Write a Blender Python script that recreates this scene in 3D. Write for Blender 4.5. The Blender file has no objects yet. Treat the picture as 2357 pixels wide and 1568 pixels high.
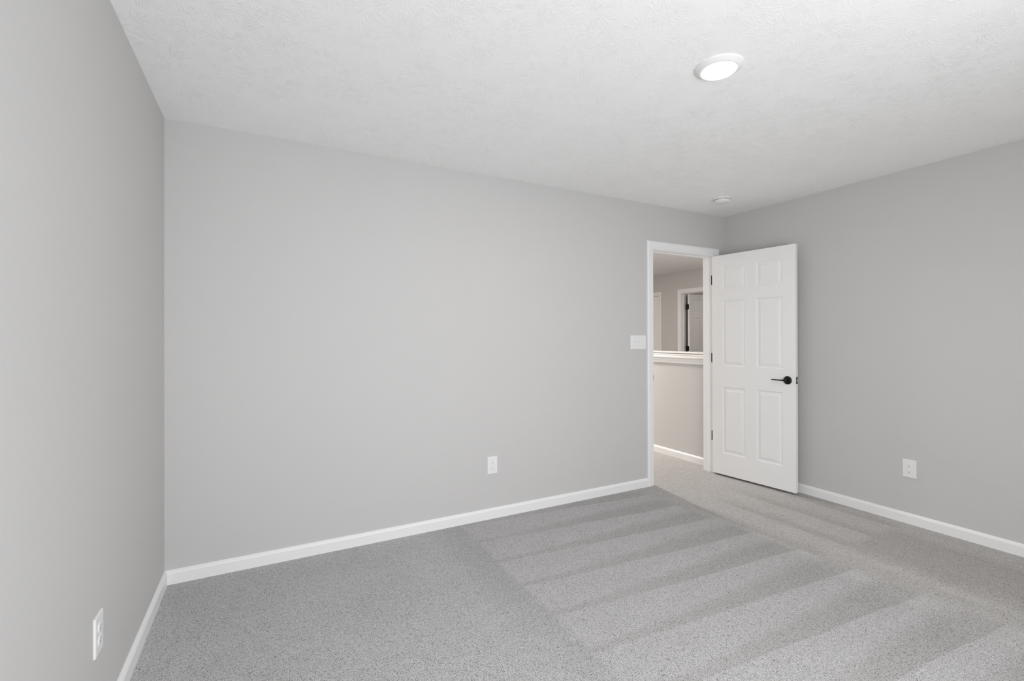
import bpy, bmesh, math, random
from mathutils import Vector, Matrix
PI = math.pi
S = bpy.context.scene
C = S.collection

# ---------------------------------------------------------------- camera, world, daylight, exposure
W, H = 4.378, 2.44            # room width, ceiling height (origin: far right corner on the floor)
FY = -3.62                    # wall behind the camera
cam_d = bpy.data.cameras.new('camera')
cam = bpy.data.objects.new('camera', cam_d); C.objects.link(cam)
cam_d.sensor_fit = 'HORIZONTAL'; cam_d.sensor_width = 36.0
cam_d.lens = 1071.01 / 2357 * 36.0
cam_d.shift_y = -(784 - 773.49) / 2357
cam_d.clip_start = 0.02
yaw, pitch, roll = 0.487650718, 0.00238350220, -0.00236317345
F = Vector((math.sin(yaw)*math.cos(pitch), math.cos(yaw)*math.cos(pitch), math.sin(pitch)))
R0 = Vector((math.cos(yaw), -math.sin(yaw), 0)); U0 = R0.cross(F)
R1 = R0*math.cos(roll) + U0*math.sin(roll); U1 = -R0*math.sin(roll) + U0*math.cos(roll)
M = Matrix((R1, U1, -F)).transposed().to_4x4()
M.translation = Vector((-3.91172745, -2.99899371, 1.28869031))
cam.matrix_world = M
S.camera = cam

wd = bpy.data.worlds.new('sky'); S.world = wd; wd.use_nodes = True
wd.node_tree.nodes['Background'].inputs[0].default_value = (0.75, 0.85, 1.0, 1)
wd.node_tree.nodes['Background'].inputs[1].default_value = 1.0

def area(name, loc, rot, sx, sy, power, col, shape='RECTANGLE', spread=PI):
    l = bpy.data.lights.new(name, 'AREA'); l.shape = shape; l.size = sx; l.size_y = sy
    l.energy = power; l.color = col; l.spread = spread
    o = bpy.data.objects.new(name, l); C.objects.link(o); o.location = loc; o.rotation_euler = rot
    return o
WX0, WX1, WZ0, WZ1 = -4.20, -1.70, 0.30, 1.95      # window opening in the wall behind the camera
area('daylight', ((WX0+WX1)/2, FY-0.22, (WZ0+WZ1)/2), (PI/2, 0, 0), WX1-WX0+.3, WZ1-WZ0+.3, 142, (0.985, 0.99, 1.0))

S.view_settings.view_transform = 'Standard'
S.view_settings.look = 'None'
S.view_settings.gamma = 1.0
S.view_settings.use_curve_mapping = False
S.view_settings.exposure = -0.36
cy = S.cycles
cy.max_bounces = 14; cy.diffuse_bounces = 10; cy.glossy_bounces = 4; cy.transparent_max_bounces = 8
cy.sample_clamp_indirect = 4.0
cy.caustics_reflective = False; cy.caustics_refractive = False
cy.use_denoising = True

# ---------------------------------------------------------------- materials
class N:
    def __init__(s, name):
        s.m = bpy.data.materials.new(name); s.m.use_nodes = True
        s.t = s.m.node_tree; s.b = s.t.nodes['Principled BSDF']
    def new(s, typ, **k):
        n = s.t.nodes.new(typ)
        for a, v in k.items(): setattr(n, a, v)
        return n
    def link(s, a, b): s.t.links.new(a, b)
    def val(s, sock, v):
        if isinstance(v, (int, float)): sock.default_value = v
        elif isinstance(v, tuple): sock.default_value = v
        else: s.link(v, sock)
    def math(s, op, a, b=0.0, c=0.0, clamp=False):
        n = s.new('ShaderNodeMath', operation=op, use_clamp=clamp)
        s.val(n.inputs[0], a); s.val(n.inputs[1], b); s.val(n.inputs[2], c)
        return n.outputs[0]
    def ss(s, lo, hi, v):
        n = s.new('ShaderNodeMapRange', interpolation_type='SMOOTHSTEP')
        s.val(n.inputs['Value'], v); s.val(n.inputs['From Min'], lo); s.val(n.inputs['From Max'], hi)
        return n.outputs[0]
    def lerp(s, a, b, t):
        n = s.new('ShaderNodeMapRange'); s.val(n.inputs['Value'], t)
        s.val(n.inputs['To Min'], a); s.val(n.inputs['To Max'], b); return n.outputs[0]
    def mixc(s, t, a, b, bt='MIX'):
        n = s.new('ShaderNodeMix', data_type='RGBA', blend_type=bt)
        s.val(n.inputs[0], t); s.val(n.inputs[6], a); s.val(n.inputs[7], b)
        return n.outputs[2]
    def noise(s, vec, scale, detail=2.0, rough=.5, dim='3D'):
        n = s.new('ShaderNodeTexNoise', noise_dimensions=dim)
        s.link(vec, n.inputs['Vector']); n.inputs['Scale'].default_value = scale
        n.inputs['Detail'].default_value = detail; n.inputs['Roughness'].default_value = rough
        return n.outputs['Fac']
    def pos(s): return s.new('ShaderNodeNewGeometry').outputs['Position']
    def bump(s, h, dist, strength=1.0, normal=None):
        n = s.new('ShaderNodeBump'); s.link(h, n.inputs['Height'])
        n.inputs['Distance'].default_value = dist; n.inputs['Strength'].default_value = strength
        if normal: s.link(normal, n.inputs['Normal'])
        return n.outputs[0]

def plain(name, col, rough=.5, metal=0, spec=.5):
    n = N(name); n.b.inputs['Base Color'].default_value = (*col, 1)
    n.b.inputs['Roughness'].default_value = rough; n.b.inputs['Metallic'].default_value = metal
    n.b.inputs['Specular IOR Level'].default_value = spec
    return n

def wall_paint(name, col):
    n = N(name); P = n.pos()
    v = n.noise(P, 1.3, 2)
    c = n.mixc(n.lerp(0.0, 1.0, v), (col[0]*.985, col[1]*.985, col[2]*.985, 1), (min(1, col[0]*1.015), min(1, col[1]*1.012), col[2]*1.01, 1))
    n.link(c, n.b.inputs['Base Color'])
    n.b.inputs['Roughness'].default_value = .62; n.b.inputs['Specular IOR Level'].default_value = .3
    n.link(n.bump(n.noise(P, 260, 3, .6), .0006, .35), n.b.inputs['Normal'])
    return n.m
M_wall = wall_paint('greige_wall_paint', (.575, .569, .563))
M_hall = wall_paint('hall_wall_paint', (.58, .572, .56))

def trim_paint(name, col=(.84, .84, .84), rough=.38):
    n = N(name); P = n.pos()
    n.b.inputs['Base Color'].default_value = (*col, 1)
    n.b.inputs['Roughness'].default_value = rough; n.b.inputs['Specular IOR Level'].default_value = .4
    n.link(n.bump(n.noise(P, 120, 2), .0003, .2), n.b.inputs['Normal'])
    return n.m
M_trim = trim_paint('white_trim_paint')
M_door = trim_paint('white_door_paint', (.86, .86, .855), .42)
M_plastic = plain('white_plastic', (.80, .80, .80), .35).m
M_black = plain('black_metal', (.008, .008, .008), .32, .4).m
M_dark = plain('slot_dark', (.08, .08, .08), .6).m
M_gap = plain('slot_grey', (.36, .36, .36), .6).m
M_steel = plain('steel', (.75, .74, .72), .3, 1.0).m
M_ring = plain('lamp_ring_white', (.82, .81, .80), .4).m

def lens_mat():
    n = N('lamp_lens'); n.b.inputs['Base Color'].default_value = (.9, .9, .88, 1)
    n.b.inputs['Emission Color'].default_value = (1, .97, .93, 1); n.b.inputs['Emission Strength'].default_value = 7.0
    return n.m
M_lens = lens_mat()
def lip_mat():
    n = N('lamp_lens_rim'); n.b.inputs['Base Color'].default_value = (.9, .88, .84, 1)
    n.b.inputs['Emission Color'].default_value = (1, .9, .78, 1); n.b.inputs['Emission Strength'].default_value = .35
    return n.m
M_lip = lip_mat()

def glass_mat():
    m = bpy.data.materials.new('window_glass'); m.use_nodes = True; t = m.node_tree; t.nodes.clear()
    o = t.nodes.new('ShaderNodeOutputMaterial'); mx = t.nodes.new('ShaderNodeMixShader'); mx.inputs[0].default_value = .06
    a = t.nodes.new('ShaderNodeBsdfTransparent'); b = t.nodes.new('ShaderNodeBsdfGlossy'); b.inputs['Roughness'].default_value = .02
    t.links.new(a.outputs[0], mx.inputs[1]); t.links.new(b.outputs[0], mx.inputs[2]); t.links.new(mx.outputs[0], o.inputs[0])
    return m
M_glass = glass_mat()

def ceiling_mat():
    """white drywall with a stamped stomp-brush relief: fans of radial ridges"""
    n = N('stomped_ceiling'); P = n.pos()
    n.b.inputs['Base Color'].default_value = (.92, .92, .915, 1)
    n.b.inputs['Roughness'].default_value = .6; n.b.inputs['Specular IOR Level'].default_value = .3
    # a slight warp so ridges wander
    w = n.new('ShaderNodeTexNoise'); n.link(P, w.inputs['Vector']); w.inputs['Scale'].default_value = 14; w.inputs['Detail'].default_value = 1
    wv = n.new('ShaderNodeVectorMath', operation='MULTIPLY_ADD')
    n.link(w.outputs['Color'], wv.inputs[0]); wv.inputs[1].default_value = (.03, .03, 0); n.link(P, wv.inputs[2])
    hs = []
    for (sc, off, fq, amp) in ((5.2, (0, 0, 0), 7.0, 1.0), (6.1, (3.37, 1.71, 0), 7.5, .8)):
        o = n.new('ShaderNodeVectorMath', operation='ADD'); n.link(wv.outputs[0], o.inputs[0]); o.inputs[1].default_value = off
        v = n.new('ShaderNodeTexVoronoi', voronoi_dimensions='2D', feature='F1'); n.link(o.outputs[0], v.inputs['Vector'])
        v.inputs['Scale'].default_value = sc; v.inputs['Randomness'].default_value = .8
        d = n.new('ShaderNodeVectorMath', operation='SUBTRACT'); n.link(o.outputs[0], d.inputs[0]); n.link(v.outputs['Position'], d.inputs[1])
        fl = n.new('ShaderNodeVectorMath', operation='MULTIPLY'); n.link(d.outputs[0], fl.inputs[0]); fl.inputs[1].default_value = (1, 1, 0)
        r = n.new('ShaderNodeVectorMath', operation='LENGTH'); n.link(fl.outputs[0], r.inputs[0]); r = r.outputs['Value']
        nm = n.new('ShaderNodeVectorMath', operation='NORMALIZE'); n.link(fl.outputs[0], nm.inputs[0])
        k = n.new('ShaderNodeVectorMath', operation='SCALE'); n.link(nm.outputs[0], k.inputs[0]); k.inputs['Scale'].default_value = fq
        cz = n.new('ShaderNodeCombineXYZ'); n.link(n.math('MULTIPLY', r, 22.0), cz.inputs['Z'])
        ad = n.new('ShaderNodeVectorMath', operation='ADD'); n.link(k.outputs[0], ad.inputs[0]); n.link(cz.outputs[0], ad.inputs[1])
        ce = n.new('ShaderNodeVectorMath', operation='MULTIPLY_ADD'); n.link(v.outputs['Color'], ce.inputs[0]); ce.inputs[1].default_value = (37, 53, 71); n.link(ad.outputs[0], ce.inputs[2])
        f = n.noise(ce.outputs[0], 1.0, 0.4, .5)
        ridge = n.math('SUBTRACT', 1.0, n.ss(.0, .085, n.math('ABSOLUTE', n.math('SUBTRACT', f, .5))))
        inner = n.ss(.014, .035, r); outer = n.math('SUBTRACT', 1.0, n.ss(.08, .12, r))
        # each fan only covers some of its directions
        part = n.ss(.34, .50, n.noise(ce.outputs[0], .16, 1))
        h = n.math('MULTIPLY', n.math('MULTIPLY', ridge, inner), n.math('MULTIPLY', outer, part))
        hs.append(n.math('MULTIPLY', h, amp))
    h = n.math('MAXIMUM', hs[0], hs[1])
    big = n.ss(.32, .62, n.noise(P, 1.1, 1))
    h = n.math('MULTIPLY', h, n.lerp(.65, 1.0, big))
    crumbs = n.math('MULTIPLY', n.ss(.60, .72, n.noise(P, 75, 2)), .30)
    h = n.math('ADD', h, crumbs)
    n.link(n.bump(h, .0012, .75), n.b.inputs['Normal'])
    return n.m
M_ceil = ceiling_mat()

def carpet_mat():
    n = N('grey_cut_pile_carpet'); P = n.pos()
    wn = n.new('ShaderNodeTexNoise'); n.link(P, wn.inputs['Vector']); wn.inputs['Scale'].default_value = 1.8; wn.inputs['Detail'].default_value = 3
    wv = n.new('ShaderNodeVectorMath', operation='MULTIPLY_ADD'); n.link(wn.outputs['Color'], wv.inputs[0])
    wv.inputs[1].default_value = (.04, .04, 0); n.link(P, wv.inputs[2])
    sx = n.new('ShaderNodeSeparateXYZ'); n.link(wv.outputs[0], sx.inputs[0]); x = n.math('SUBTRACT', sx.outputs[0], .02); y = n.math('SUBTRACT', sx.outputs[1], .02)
    # vacuum-cleaner tracks (shading of the brushed pile, painted as colour): sawtooth strokes across the room
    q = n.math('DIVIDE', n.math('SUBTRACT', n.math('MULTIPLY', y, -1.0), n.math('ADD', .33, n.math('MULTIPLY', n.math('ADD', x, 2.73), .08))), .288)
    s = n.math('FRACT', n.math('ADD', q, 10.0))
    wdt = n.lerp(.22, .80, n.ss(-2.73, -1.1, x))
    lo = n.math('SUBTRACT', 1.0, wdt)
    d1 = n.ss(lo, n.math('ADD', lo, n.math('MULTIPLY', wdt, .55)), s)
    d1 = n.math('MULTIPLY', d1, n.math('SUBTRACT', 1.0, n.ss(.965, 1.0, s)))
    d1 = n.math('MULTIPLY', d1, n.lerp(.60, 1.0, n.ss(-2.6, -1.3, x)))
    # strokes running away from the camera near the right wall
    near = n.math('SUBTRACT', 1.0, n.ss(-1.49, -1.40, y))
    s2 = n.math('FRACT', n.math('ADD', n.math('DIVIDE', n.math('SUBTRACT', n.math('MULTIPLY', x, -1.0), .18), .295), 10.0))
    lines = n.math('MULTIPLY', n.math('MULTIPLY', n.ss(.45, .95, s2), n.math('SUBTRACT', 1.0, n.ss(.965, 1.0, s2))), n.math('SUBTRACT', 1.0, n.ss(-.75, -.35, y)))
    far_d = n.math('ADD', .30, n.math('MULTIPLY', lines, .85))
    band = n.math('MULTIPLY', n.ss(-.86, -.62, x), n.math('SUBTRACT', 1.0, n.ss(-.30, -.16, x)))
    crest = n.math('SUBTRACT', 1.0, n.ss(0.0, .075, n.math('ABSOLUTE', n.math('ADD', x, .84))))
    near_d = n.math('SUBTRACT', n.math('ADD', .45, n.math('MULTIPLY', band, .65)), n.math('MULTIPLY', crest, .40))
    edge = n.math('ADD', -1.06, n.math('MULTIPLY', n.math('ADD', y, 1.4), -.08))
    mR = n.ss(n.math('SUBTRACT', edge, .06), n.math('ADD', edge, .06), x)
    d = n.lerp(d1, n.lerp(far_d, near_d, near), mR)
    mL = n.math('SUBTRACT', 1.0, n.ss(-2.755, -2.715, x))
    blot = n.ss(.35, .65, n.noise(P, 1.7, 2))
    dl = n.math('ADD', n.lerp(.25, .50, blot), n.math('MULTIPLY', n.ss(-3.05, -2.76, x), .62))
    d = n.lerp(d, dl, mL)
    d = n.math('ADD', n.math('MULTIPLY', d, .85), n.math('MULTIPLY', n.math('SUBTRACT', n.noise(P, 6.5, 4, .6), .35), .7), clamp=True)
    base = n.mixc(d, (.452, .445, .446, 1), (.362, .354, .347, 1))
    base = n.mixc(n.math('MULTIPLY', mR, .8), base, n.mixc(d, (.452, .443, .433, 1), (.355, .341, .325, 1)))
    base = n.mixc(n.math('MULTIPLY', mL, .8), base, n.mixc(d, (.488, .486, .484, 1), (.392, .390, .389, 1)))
    # darker and lighter fibre flecks; shade between the tufts painted into the colour
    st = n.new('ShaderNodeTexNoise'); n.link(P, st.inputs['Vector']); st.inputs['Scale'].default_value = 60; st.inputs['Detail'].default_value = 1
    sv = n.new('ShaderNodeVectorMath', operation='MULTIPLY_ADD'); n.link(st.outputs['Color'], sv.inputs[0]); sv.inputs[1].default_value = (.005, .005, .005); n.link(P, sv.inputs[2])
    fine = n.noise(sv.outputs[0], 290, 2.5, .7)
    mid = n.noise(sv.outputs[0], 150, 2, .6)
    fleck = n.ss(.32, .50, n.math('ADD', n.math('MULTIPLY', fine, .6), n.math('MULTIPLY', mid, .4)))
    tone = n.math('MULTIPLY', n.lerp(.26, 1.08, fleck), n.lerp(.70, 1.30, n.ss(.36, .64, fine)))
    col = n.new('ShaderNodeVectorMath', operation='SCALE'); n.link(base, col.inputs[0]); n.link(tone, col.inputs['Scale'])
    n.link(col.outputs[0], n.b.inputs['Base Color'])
    n.b.inputs['Roughness'].default_value = .95; n.b.inputs['Specular IOR Level'].default_value = .05
    n.b.inputs['Sheen Weight'].default_value = .15; n.b.inputs['Sheen Roughness'].default_value = .5
    hh = n.math('ADD', n.math('MULTIPLY', fine, .6), n.math('MULTIPLY', mid, .6))
    n.link(n.bump(hh, .004, .8), n.b.inputs['Normal'])
    return n.m
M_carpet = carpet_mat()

# ---------------------------------------------------------------- mesh helpers
def obj(name, bm, mat, parent=None, smooth=False, weld=True):
    if weld: bmesh.ops.remove_doubles(bm, verts=bm.verts, dist=1e-6)
    bmesh.ops.recalc_face_normals(bm, faces=bm.faces)
    me = bpy.data.meshes.new(name); bm.to_mesh(me); bm.free()
    mats = mat if isinstance(mat, (list, tuple)) else [mat]
    for m in mats: me.materials.append(m)
    if smooth:
        me.polygons.foreach_set('use_smooth', [True]*len(me.polygons))
    o = bpy.data.objects.new(name, me); C.objects.link(o)
    if parent: o.parent = parent
    return o
def struct(name, bm, mat, **k):
    o = obj(name, bm, mat, **k); o['kind'] = 'structure'; return o
def label(o, lab, cat, group=None):
    o['label'] = lab; o['category'] = cat
    if group: o['group'] = group
    return o
def empty(name, loc=(0, 0, 0), rz=0):
    o = bpy.data.objects.new(name, None); C.objects.link(o); o.location = loc; o.rotation_euler = (0, 0, rz)
    o.empty_display_size = .05
    return o
def bx(bm, x0, x1, y0, y1, z0, z1):
    v = [bm.verts.new((x, y, z)) for x in (x0, x1) for y in (y0, y1) for z in (z0, z1)]
    for f in ((0, 1, 3, 2), (4, 6, 7, 5), (0, 4, 5, 1), (2, 3, 7, 6), (0, 2, 6, 4), (1, 5, 7, 3)):
        bm.faces.new([v[i] for i in f])
def bevel_mod(o, w, seg=2):
    m = o.modifiers.new('bevel', 'BEVEL'); m.width = w; m.segments = seg; m.limit_method = 'ANGLE'; m.angle_limit = math.radians(40)
    m.harden_normals = True
    o.data.polygons.foreach_set('use_smooth', [True]*len(o.data.polygons))
    return o
def slab_holes(axis, a0, a1, t0, t1, z0, z1, holes):
    """wall slab with openings. axis 'x': runs along x with thickness in y; 'y': runs along y; 'z': horizontal slab (a = x, z = y)"""
    bm = bmesh.new()
    ca = sorted({a0, a1, *[h[0] for h in holes], *[h[1] for h in holes]})
    cz = sorted({z0, z1, *[h[2] for h in holes], *[h[3] for h in holes]})
    def P(a, t, z): return (a, t, z) if axis == 'x' else ((t, a, z) if axis == 'y' else (a, z, t))
    def solid(i, j):
        if i < 0 or j < 0 or i >= len(ca)-1 or j >= len(cz)-1: return False
        am, zm = (ca[i]+ca[i+1])/2, (cz[j]+cz[j+1])/2
        return not any(h[0] < am < h[1] and h[2] < zm < h[3] for h in holes)
    q = lambda *p: bm.faces.new([bm.verts.new(P(*c)) for c in p])
    for i in range(len(ca)-1):
        for j in range(len(cz)-1):
            if not solid(i, j): continue
            A, B, Z, Y = ca[i], ca[i+1], cz[j], cz[j+1]
            q((A, t0, Z), (B, t0, Z), (B, t0, Y), (A, t0, Y)); q((A, t1, Z), (A, t1, Y), (B, t1, Y), (B, t1, Z))
            if not solid(i-1, j): q((A, t0, Z), (A, t0, Y), (A, t1, Y), (A, t1, Z))
            if not solid(i+1, j): q((B, t0, Z), (B, t1, Z), (B, t1, Y), (B, t0, Y))
            if not solid(i, j-1): q((A, t0, Z), (A, t1, Z), (B, t1, Z), (B, t0, Z))
            if not solid(i, j+1): q((A, t0, Y), (B, t0, Y), (B, t1, Y), (A, t1, Y))
    return bm
def sweep(bm, path, prof, normals, closed=False):
    """path: list of (point, outward vector, depth vector); prof: (w, d) pairs, closed section"""
    rings = []
    for p, o, d in path:
        p, o, d = Vector(p), Vector(o), Vector(d)
        rings.append([bm.verts.new(p + o*w + d*t) for w, t in prof])
    n = len(prof)
    for a, b in zip(rings[:-1], rings[1:]):
        for i in range(n): bm.faces.new((a[i], a[(i+1) % n], b[(i+1) % n], b[i]))
    bm.faces.new(rings[0]); bm.faces.new(list(reversed(rings[-1])))
def lathe(bm, prof, seg=48, M4=None):
    """prof: (r, h) pairs about z"""
    rings = []
    for r, h in prof:
        if r < 1e-6: rings.append([bm.verts.new((0, 0, h))])
        else: rings.append([bm.verts.new((r*math.cos(2*PI*i/seg), r*math.sin(2*PI*i/seg), h)) for i in range(seg)])
    for a, b in zip(rings[:-1], rings[1:]):
        for i in range(seg):
            j = (i+1) % seg
            if len(a) == 1 and len(b) == 1: continue
            if len(a) == 1: bm.faces.new((a[0], b[i], b[j]))
            elif len(b) == 1: bm.faces.new((a[i], a[j], b[0]))
            else: bm.faces.new((a[i], a[j], b[j], b[i]))
    if M4: bmesh.ops.transform(bm, matrix=M4, verts=bm.verts)

# ---------------------------------------------------------------- room shell
T = .115
JL, JR, JH = -.932, -.166, 2.046          # clear opening of the room door
FX = 2.55                                  # far wall of the landing
D2 = (2.067, 2.832); D3 = (3.372, 4.137)   # doors in the far wall (y range)
HY = 4.80
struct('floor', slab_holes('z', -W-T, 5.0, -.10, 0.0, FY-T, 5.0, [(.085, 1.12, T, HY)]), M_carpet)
struct('ceiling', slab_holes('z', -W-T, 5.0, H, H+.1, FY-T, 5.0, []), M_ceil)
struct('wall_back', slab_holes('x', -W-T, FX+T, 0, T, 0, H, [(JL-.019, JR+.019, -1, JH+.019)]), M_wall)
struct('wall_left', slab_holes('y', FY, 0, -W-T, -W, 0, H, []), M_wall)
struct('wall_right', slab_holes('y', FY, 0, 0, T, 0, H, []), M_wall)
struct('wall_front', slab_holes('x', -W-T, T, FY-T, FY, 0, H, [(WX0, WX1, WZ0, WZ1)]), M_wall)
struct('wall_hall_left', slab_holes('y', T, HY, -1.265, -1.15, 0, H, []), M_hall)
struct('wall_hall_end', slab_holes('x', -1.265, 4.7, HY, HY+T, 0, H, []), M_hall)
struct('wall_hall_far', slab_holes('y', T, HY, FX, FX+T, 0, H, [(D2[0]-.019, D2[1]+.019, -1, JH+.019), (D3[0]-.019, D3[1]+.019, -1, JH+.019)]), M_hall)
struct('wall_bedroom_far', slab_holes('y', .9, HY, 4.6, 4.7, 0, H, []), M_hall)
struct('wall_bedroom_right', slab_holes('x', FX+T, 4.7, .9, 1.0, 0, H, []), M_hall)
struct('wall_bedroom_left', slab_holes('x', FX+T, 4.7, 2.875, 3.0, 0, H, []), M_hall)
HX = -.030
struct('wall_hall_right', slab_holes('y', T, HY, HX, HX+T, 0, 1.045, []), M_hall)      # half wall beside the stairwell
struct('wall_stair_far', slab_holes('y', T, HY, 1.12, 1.235, 0, 1.045, []), M_hall)
bm = bmesh.new(); bx(bm, HX+T, 1.12, T, HY, -1.45, -1.35); bx(bm, HX, HX+T-.001, T, HY, -1.35, -.10); bx(bm, 1.121, 1.235, T, HY, -1.35, -.10)
bx(bm, HX+T, 1.12, T-.1, T, -1.35, 0); bx(bm, HX+T, 1.12, HY, HY+.1, -1.35, 0)
struct('wall_stairwell', bm, M_hall, weld=False)

# baseboards: chamfered top edge
BP = [(0, 0), (.0154, 0), (.0154, .0556), (.0125, .0625), (.0060, .0705), (.0030, .0724), (0, .0724)]
def baseboard(name, segs):
    """segs: list of polylines of (x, y, nx, ny) with the mitre offset direction"""
    bm = bmesh.new()
    for pl in segs:
        sweep(bm, [((x, y, 0), (nx, ny, 0), (0, 0, 1)) for x, y, nx, ny in pl], BP, None)
    return struct(name, bm, M_trim, weld=False)
CW = .068
baseboard('baseboard_left', [[(-W, 0, 1, -1), (-W, FY, 1, 1)]])
baseboard('baseboard_back', [[(-W, 0, 1, -1), (JL-.006-CW, 0, 0, -1)], [(JR+.006+CW, 0, 0, -1), (0, 0, -1, -1)]])
baseboard('baseboard_right', [[(0, 0, -1, -1), (0, FY, -1, 1)]])
baseboard('baseboard_front', [[(-W, FY, 1, 1), (0, FY, -1, 1)]])
baseboard('baseboard_hall_right', [[(HX, T, -1, 0), (HX, HY, -1, 0)]])
baseboard('baseboard_hall_left', [[(-1.15, T, 1, 0), (-1.15, HY, 1, 0)]])
baseboard('baseboard_hall_far', [[(FX, T, -1, 0), (FX, D2[0]-.006-CW, -1, 0)], [(FX, D2[1]+.006+CW, -1, 0), (FX, D3[0]-.006-CW, -1, 0)], [(FX, D3[1]+.006+CW, -1, 0), (FX, HY, -1, 0)]])

# caps of the two half walls: board with rounded nose over a stepped apron
def cap(name, x0, x1):
    bm = bmesh.new()
    a, b = x0, x1
    prof = [(a-.012, 1.005), (a-.016, 1.010), (a-.016, 1.030), (a-.020, 1.036), (a-.020, 1.050), (a-.024, 1.058), (a-.034, 1.061), (a-.038, 1.066), (a-.038, 1.076), (a-.034, 1.081),
            (b+.034, 1.081), (b+.038, 1.076), (b+.038, 1.066), (b+.034, 1.061), (b+.024, 1.058), (b+.020, 1.050), (b+.020, 1.036), (b+.016, 1.030), (b+.016, 1.010), (b+.012, 1.005),
            (b, 1.005), (b, 1.046), (a, 1.046), (a, 1.005)]
    r = [[bm.verts.new((x, y, z)) for x, z in prof] for y in (T, HY)]
    n = len(prof)
    for i in range(n): bm.faces.new((r[0][i], r[0][(i+1) % n], r[1][(i+1) % n], r[1][i]))
    return struct(name, bm, M_trim)
cap('trim_4', HX, HX+T)
cap('trim_5', 1.12, 1.235)

# ---------------------------------------------------------------- door casings, jambs, stops
CP = [(0, 0), (0, .0085), (.003, .0100), (.009, .0100), (.012, .0118), (.024, .0128), (.038, .0140), (.044, .0165), (.055, .0170), (.059, .0150), (.065, .0135), (.068, .0110), (.068, 0)]
def casing(name, l, r, h, place):
    """frame around an opening in local (u, v depth, z); place maps to world"""
    a, b, c = l-.006, r+.006, h+.006
    bm = bmesh.new()
    sweep(bm, [((a, 0, 0), (-1, 0, 0), (0, -1, 0)), ((a, 0, c), (-1, 0, 1), (0, -1, 0)), ((b, 0, c), (1, 0, 1), (0, -1, 0)), ((b, 0, 0), (1, 0, 0), (0, -1, 0))], CP, None)
    if place: bmesh.ops.transform(bm, matrix=place, verts=bm.verts)
    return struct(name, bm, M_trim)
def jamb(parent, l, r, h, stop_y, place, stop_w=.034):
    bm = bmesh.new(); g = .019
    bx(bm, l-g, l, 0, T, 0, h); bx(bm, r, r+g, 0, T, 0, h); bx(bm, l-g, r+g, 0, T, h, h+g)
    if place: bmesh.ops.transform(bm, matrix=place, verts=bm.verts)
    j = bevel_mod(obj('door_jamb', bm, M_trim, parent, weld=False), .0012, 1)
    bm = bmesh.new(); s = .011; y0, y1 = stop_y, stop_y+stop_w
    bx(bm, l, l+s, y0, y1, 0, h-s); bx(bm, r-s, r, y0, y1, 0, h-s); bx(bm, l, r, y0, y1, h-s, h)
    if place: bmesh.ops.transform(bm, matrix=place, verts=bm.verts)
    st = bevel_mod(obj('door_stop', bm, M_trim, parent, weld=False), .003, 2)
    return j
t1 = casing('trim_1', JL, JR, JH, None); jamb(t1, JL, JR, JH, .040, None)
bm = bmesh.new(); bx(bm, JL-.001, JL+.0015, .004, .034, .905, .962); bx(bm, JL-.004, JL+.0025, -.0035, .006, .912, .955)
label_strike = obj('strike_plate', bm, M_black, t1, weld=False)
# far wall: local u -> -y, outward (-y local) -> -x world
def farplace(): return Matrix(((0, 1, 0, FX), (-1, 0, 0, 0), (0, 0, 1, 0), (0, 0, 0, 1)))
t2 = casing('trim_2', -D2[1], -D2[0], JH, farplace()); jamb(t2, -D2[1], -D2[0], JH, .036, farplace())
t3 = casing('trim_3', -D3[1], -D3[0], JH, farplace()); jamb(t3, -D3[1], -D3[0], JH, .036, farplace())

# ---------------------------------------------------------------- six-panel doors
PU = [(.100, .320), (.416, .638)]
PZ = [(.215, .828), (1.018, 1.622), (1.722, 1.936)]
RING = [(0, 0), (.0035, -.0012), (.0085, -.0085), (.0115, -.0100), (.0150, -.0100), (.0185, -.0088), (.0380, -.0025), (.0400, -.0010)]
def door_slab(name, L, z0, z1, th, mat, parent=None, scale=1.0):
    """local: u along x from the hinge, panelled faces at y=0 (facing -y) and y=th"""
    bm = bmesh.new()
    us = sorted({0, L, *[a*scale for p in PU for a in p]}); zs = sorted({z0, z1, *[a for p in PZ for a in p]})
    for side in (0, 1):
        Y = 0 if side == 0 else th; sg = 1 if side == 0 else -1
        def V(u, z, d): return bm.verts.new((u, Y - sg*d, z))
        for i in range(len(us)-1):
            for j in range(len(zs)-1):
                u0, u1, a, b = us[i], us[i+1], zs[j], zs[j+1]
                pan = any(abs(p[0]*scale-u0) < 1e-6 for p in PU) and any(abs(p[0]-a) < 1e-6 for p in PZ)
                if not pan:
                    bm.faces.new([V(u0, a, 0), V(u1, a, 0), V(u1, b, 0), V(u0, b, 0)]); continue
                prev = None
                for ins, d in RING:
                    r = [V(u0+ins, a+ins, d), V(u1-ins, a+ins, d), V(u1-ins, b-ins, d), V(u0+ins, b-ins, d)]
                    if prev:
                        for k in range(4): bm.faces.new((prev[k], prev[(k+1) % 4], r[(k+1) % 4], r[k]))
                    prev = r
                bm.faces.new(prev)
    for i in range(len(us)-1):
        for z in (z0, z1): bm.faces.new([bm.verts.new(c) for c in ((us[i], 0, z), (us[i+1], 0, z), (us[i+1], th, z), (us[i], th, z))])
    for j in range(len(zs)-1):
        for u in (0, L): bm.faces.new([bm.verts.new(c) for c in ((u, 0, zs[j]), (u, 0, zs[j+1]), (u, th, zs[j+1]), (u, th, zs[j]))])
    bmesh.ops.remove_doubles(bm, verts=bm.verts, dist=1e-5)
    o = obj(name, bm, mat, parent)
    m = o.modifiers.new('bevel', 'BEVEL'); m.width = .0015; m.segments = 2; m.limit_method = 'ANGLE'; m.angle_limit = math.radians(60)
    return o
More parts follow.
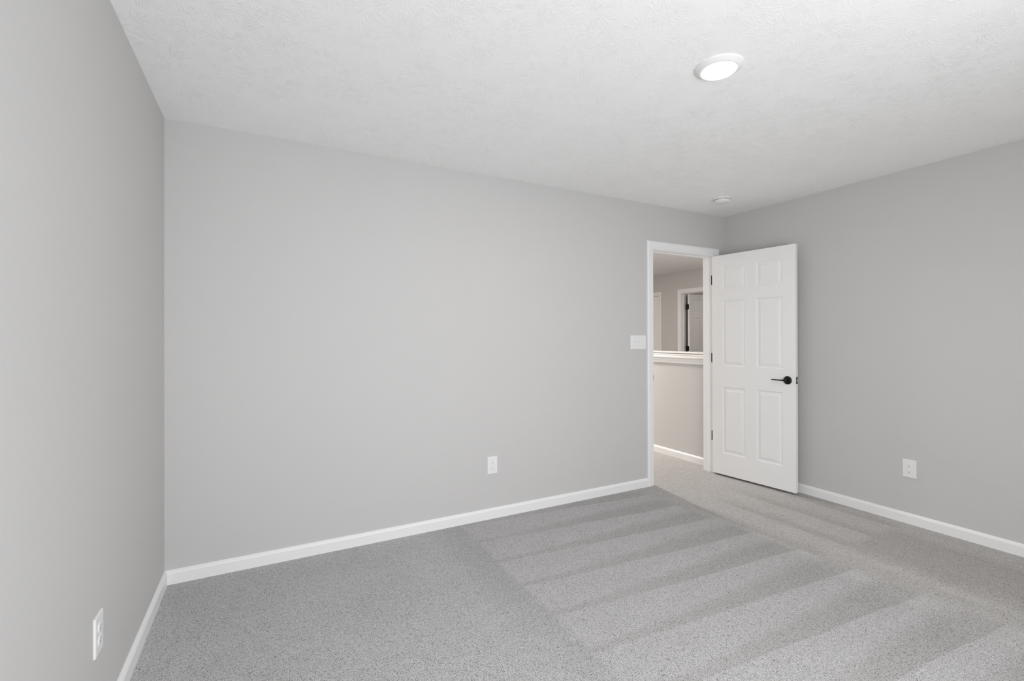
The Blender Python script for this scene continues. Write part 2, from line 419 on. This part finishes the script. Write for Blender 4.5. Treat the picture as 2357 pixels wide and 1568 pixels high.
def hinge(parent, pin, zc, leaf_j, leaf_d, hh=.0445):
    """knuckle on the pin plus two leaves given as (x0,x1,y0,y1) in the parent's local space"""
    bm = bmesh.new()
    Mx = Matrix.Translation((pin[0], pin[1], zc))
    lathe(bm, [(0, -hh-.004), (.0035, -hh-.003), (.0035, -hh), (.0055, -hh), (.0055, -.018), (.0050, -.0175), (.0055, -.017), (.0055, 0), (.0050, .0005), (.0055, .001), (.0055, .018), (.0050, .0185), (.0055, .019), (.0055, hh), (.0035, hh), (.0035, hh+.003), (0, hh+.004)], 16, Mx)
    for r in (leaf_j, leaf_d):
        if r: bx(bm, r[0], r[1], r[2], r[3], zc-hh, zc+hh)
    return obj('hinge', bm, M_black, parent, weld=False)

# the room door: open about 96 degrees, hinge side on the right jamb; visible face looks at the camera
hx, hy = -.1975, -.0145
dv = Vector((.10327, -.99465, 0)).normalized()
ang = math.atan2(dv.y, dv.x)                      # local +x -> dv ; local -y must face the camera (-x side)
door = empty('door_1', (hx, hy, 0), ang); door['kind'] = 'structure'
DL = .738
# local +y of the rotated empty points to world (+x): slab body lies behind the face
slab = door_slab('door_panel', DL, .017, 2.041, .035, M_door, door)
Rl = Matrix.Rotation(-ang, 3, 'Z')
def w2l(x, y):
    v = Rl @ Vector((x-hx, y-hy, 0)); return v.x, v.y
for zc in (1.8245, 1.088, .353):
    h = hinge(door, w2l(-.160, -.008), zc, None, None)
    bm = bmesh.new(); bx(bm, JR-.0022, JR+.001, -.003, .019, zc-.0445, zc+.0445)
    obj('hinge_leaf', bm, M_black, t1, weld=False)
# lever handle
hd = empty('door_handle', (.675, 0, .929)); hd.parent = door
bm = bmesh.new(); lathe(bm, [(0, 0), (.0335, 0), (.0340, .0015), (.0335, .004), (.0310, .0065), (.0240, .009), (.0150, .0105), (0, .011)], 48, Matrix.Rotation(PI/2, 4, 'X'))
obj('rose', bm, M_black, hd, smooth=True)
bm = bmesh.new(); lathe(bm, [(0, .008), (.0125, .008), (.0115, .014), (.0105, .028), (.0110, .034), (.0118, .040), (.0118, .046), (.0105, .051), (.007, .053), (0, .0535)], 32, Matrix.Rotation(PI/2, 4, 'X'))
obj('neck', bm, M_black, hd, smooth=True)
bm = bmesh.new()
secs = [(.008, .0090, .0060), (-.004, .0098, .0062), (-.014, .0075, .0058), (-.028, .0052, .0050), (-.050, .0045, .0046), (-.100, .0045, .0046), (-.106, .0043, .0044), (-.109, .0025, .003)]
rings = []
for x, rz, ry in secs:
    rings.append([bm.verts.new((x, -.0440 + ry*math.cos(2*PI*k/16), rz*math.sin(2*PI*k/16))) for k in range(16)])
for a, b in zip(rings[:-1], rings[1:]):
    for k in range(16): bm.faces.new((a[k], a[(k+1) % 16], b[(k+1) % 16], b[k]))
bm.faces.new(rings[0]); bm.faces.new(list(reversed(rings[-1])))
obj('lever', bm, M_black, hd, smooth=True)
bm = bmesh.new(); bx(bm, DL-.002, DL+.0014, .005, .030, .902, .960)
lp = bevel_mod(obj('latch_plate', bm, M_black, door, weld=False), .002, 2)
bm = bmesh.new()
v0 = [(DL, .012), (DL, .024), (DL+.006, .022), (DL+.007, .020)]
for z in (.926, .937): [bm.verts.new((x, y, z)) for x, y in v0]
bm.verts.ensure_lookup_table(); vs = list(bm.verts)
bm.faces.new(vs[:4]); bm.faces.new(vs[4:][::-1])
for i in range(4): bm.faces.new((vs[i], vs[(i+1) % 4], vs[4+(i+1) % 4], vs[4+i]))
lb = obj('latch_bolt', bm, M_steel, lp)

# the open door across the landing, swung into the room beyond
a2 = math.radians(5.0)
door2 = empty('door_2', (FX+T+.004, 2.757, 0), a2); door2['kind'] = 'structure'
door_slab('door_panel', DL, .017, 2.036, .035, M_door, door2)
for zc in (1.815, 1.078, .35):
    hinge(door2, (-.004, .046), zc, (-.0015, .0015, .008, .044), (-.004, .001, .044, .080))
# the closed door left of it
door3 = empty('door_3', (FX+.002, D3[1]-.003, 0), -PI/2); door3['kind'] = 'structure'
door_slab('door_panel', D3[1]-D3[0]-.006, .017, 2.040, .035, M_door, door3, scale=1.02)

# ---------------------------------------------------------------- window in the wall behind the camera
win = empty('window_1', ((WX0+WX1)/2, FY-.06, WZ0)); win['kind'] = 'structure'
ww, wh = WX1-WX0, WZ1-WZ0
bm = bmesh.new(); f = .045
bx(bm, -ww/2, -ww/2+f, -.03, .03, 0, wh); bx(bm, ww/2-f, ww/2, -.03, .03, 0, wh); bx(bm, -ww/2+f, ww/2-f, -.03, .03, 0, f); bx(bm, -ww/2+f, ww/2-f, -.03, .03, wh-f, wh)
bx(bm, -.025, .025, -.03, .03, f, wh-f)
obj('window_frame', bm, M_trim, win, weld=False)
for s in (-1, 1):
    bm = bmesh.new(); c = s*(ww/4-.01); bx(bm, c-ww/4+.035, c+ww/4-.035, -.004, .004, f, wh-f)
    obj('window_pane', bm, M_glass, win)
bm = bmesh.new(); bx(bm, -ww/2-.05, ww/2+.05, .03, .10, -.025, 0)
obj('window_sill', bm, M_trim, win)

# ---------------------------------------------------------------- electrical plates
def rounded_plate(bm, w, h, t, c=.004):
    """plate on the plane y=0 facing -y with sloping edge"""
    lv = [(0, 0, 0), (0, t*.45, 0), (.0012, t*.8, 0), (.004, t, 0)]
    rings = []
    for ins, d, _ in lv:
        a, b = w/2-ins, h/2-ins
        rings.append([bm.verts.new(p) for p in ((-a+c*.5, -d, -b), (a-c*.5, -d, -b), (a, -d, -b+c*.5), (a, -d, b-c*.5), (a-c*.5, -d, b), (-a+c*.5, -d, b), (-a, -d, b-c*.5), (-a, -d, -b+c*.5))])
    for p, q in zip(rings[:-1], rings[1:]):
        for k in range(8): bm.faces.new((p[k], p[(k+1) % 8], q[(k+1) % 8], q[k]))
    bm.faces.new(rings[0]); bm.faces.new(rings[-1])
def screw(parent, x, z, t, r=.0034):
    bm = bmesh.new(); lathe(bm, [(0, 0), (r, 0), (r*.9, .0009), (0, .0013)], 16, Matrix.Rotation(PI/2, 4, 'X'))
    o = obj('screw', bm, M_plastic, parent, smooth=True); o.location = (x, -t, z); return o
def make_outlet(loc, rz, w=.0785, h=.1235):
    r = empty('power_outlet', loc, rz); t = .0065
    bm = bmesh.new(); rounded_plate(bm, w, h, t); obj('cover_plate', bm, M_plastic, r)
    for s in (1, -1):
        bm = bmesh.new(); R = .0175; pts = []
        for k in range(48):
            a = 2*PI*k/48; x, z = R*math.cos(a), max(-.0142, min(.0142, R*math.sin(a))); pts.append((x, z))
        A = [bm.verts.new((x, -t+.001, z)) for x, z in pts]; B = [bm.verts.new((x*.97, -t-.0022, z*.97)) for x, z in pts]
        for k in range(48): bm.faces.new((A[k], A[(k+1) % 48], B[(k+1) % 48], B[k]))
        bm.faces.new(B)
        rc = obj('receptacle', bm, M_plastic, r); rc.location = (0, 0, s*.0200)
        y = -t-.0024
        bm = bmesh.new()
        bx(bm, -.0072, -.0052, y, y+.001, .0005, .0085); bx(bm, .0052, .0072, y, y+.001, .0012, .0078)
        sl = obj('slot', bm, M_gap, rc, weld=False)
        bm = bmesh.new(); lathe(bm, [(0, 0), (.0027, 0), (.0027, .0012), (0, .0012)], 20, Matrix.Translation((0, y+.001, -.0068)) @ Matrix.Rotation(PI/2, 4, 'X'))
        obj('ground_hole', bm, M_dark, rc)
    screw(r, 0, 0, t)
    return r
def copy_tree(o, parent=None):
    c = o.copy(); C.objects.link(c); c.parent = parent
    for ch in list(o.children): copy_tree(ch, c)
    return c
o_back = make_outlet((-2.4835, 0, .3765), 0)
label(o_back, 'white duplex power outlet low on the long wall left of the doorway', 'power outlet', 'wall power outlets')
o_right = copy_tree(o_back); o_right.location = (0, -1.451, .3775); o_right.rotation_euler = (0, 0, -PI/2)
label(o_right, 'white duplex power outlet on the right-hand wall beyond the open door', 'power outlet', 'wall power outlets')
o_left = copy_tree(o_back); o_left.location = (-W, -1.098, .3615); o_left.rotation_euler = (0, 0, PI/2)
label(o_left, 'white duplex power outlet seen edge-on low on the left-hand wall', 'power outlet', 'wall power outlets')

sw = empty('light_switch', (-1.1055, 0, 1.242))
label(sw, 'white three-toggle light switch plate beside the door casing', 'light switch')
bm = bmesh.new(); rounded_plate(bm, .171, .121, .0065); obj('cover_plate', bm, M_plastic, sw)
for k in (-1, 0, 1):
    x = k*.046
    bm = bmesh.new(); bx(bm, x-.0052, x+.0052, -.0070, -.0060, -.0120, .0120)
    obj('switch_slot', bm, M_plastic, sw)
    bm = bmesh.new()
    lo = [(x-.0045, -.006, -.004), (x+.0045, -.006, -.004), (x+.0045, -.006, .0075), (x-.0045, -.006, .0075)]
    hi = [(x-.0036, -.0165, .0085), (x+.0036, -.0165, .0085), (x+.0036, -.0150, .0140), (x-.0036, -.0150, .0140)]
    a = [bm.verts.new(p) for p in lo]; b = [bm.verts.new(p) for p in hi]
    bm.faces.new(a); bm.faces.new(b[::-1])
    for i in range(4): bm.faces.new((a[i], a[(i+1) % 4], b[(i+1) % 4], b[i]))
    obj('toggle', bm, M_plastic, sw)
    for s in (-1, 1): screw(sw, x, s*.0302, .0065)

# ---------------------------------------------------------------- ceiling light and smoke detector
def disk_light(loc):
    r = empty('ceiling_light', loc)
    bm = bmesh.new(); lathe(bm, [(.0975, 0), (.0975, -.003), (.0960, -.0048), (.0900, -.0080), (.0820, -.0135), (.0770, -.0162), (.0745, -.0168), (.0738, -.0140), (.0735, 0)], 96)
    obj('trim_ring', bm, M_ring, r, smooth=True)
    bm = bmesh.new(); lathe(bm, [(.0735, -.0120), (.0735, -.0172), (.0715, -.0182), (.0700, -.0182)], 96)
    obj('lens_rim', bm, M_lip, r, smooth=True)
    bm = bmesh.new(); lathe(bm, [(.0700, -.0182), (.060, -.0190), (.030, -.0196), (0, -.0198)], 96)
    obj('lens', bm, M_lens, r, smooth=True)
    return r
cl = disk_light((-2.199, -1.660, H))
label(cl, 'round white disk light glowing on the textured ceiling', 'ceiling light')
area('lamp_glow', (-2.199, -1.660, H-.024), (0, 0, 0), .13, .13, 7.5, (1, .94, .88), 'DISK')
area('hall_lamp_glow', (-.62, 2.30, H-.03), (0, 0, 0), .20, .20, 108, (1, .92, .85), 'DISK')
area('bedroom_fill', (3.55, 1.75, H-.03), (0, 0, 0), .20, .20, 10, (1, .93, .86), 'DISK')  # unseen fill light added to brighten the face of the open far door
pl = bpy.data.lights.new('landing_fill', 'POINT'); pl.energy = 10; pl.color = (1, .93, .86); pl.shadow_soft_size = .12  # added fill without a fixture, lifts the landing ceiling and far door
po = bpy.data.objects.new('landing_fill', pl); C.objects.link(po); po.location = (1.85, .75, 2.0)

sd = empty('smoke_detector', (-.552, -.402, H))
label(sd, 'small round white smoke detector on the ceiling near the far corner', 'smoke detector')
bm = bmesh.new(); lathe(bm, [(0, 0), (.0725, 0), (.0730, -.004), (.0715, -.0075), (.0700, -.0085), (.0695, -.0125), (.0670, -.0150), (.055, -.0155)], 72)
obj('base', bm, M_plastic, sd, smooth=True)
bm = bmesh.new(); lathe(bm, [(.0585, -.0155), (.0585, -.0180), (.0635, -.0180), (.0635, -.0240), (.0610, -.0300), (.0540, -.0370), (.0480, -.0400), (.0300, -.0415), (0, -.0420)], 72)
sb = obj('sensor_cover', bm, M_plastic, sd, smooth=True)
for a in (2.1, 4.2, 6.2):
    bm = bmesh.new(); bx(bm, .0595, .0640, -.0012, .0012, -.0285, -.0195)
    v = obj('vent_slot', bm, M_gap, sb); v.rotation_euler = (0, 0, a)
bm = bmesh.new(); lathe(bm, [(.0590, -.0150), (.0655, -.0153), (.0655, -.0180), (.0590, -.0183)], 72)
obj('seam_shade_ring', bm, M_gap, sd, smooth=True)  # grey ring stands in for the shade in the recess under the base
bm = bmesh.new(); lathe(bm, [(0, -.0415), (.011, -.0412), (.0105, -.0428), (0, -.0432)], 24)
obj('test_button', bm, M_plastic, sb, smooth=True)
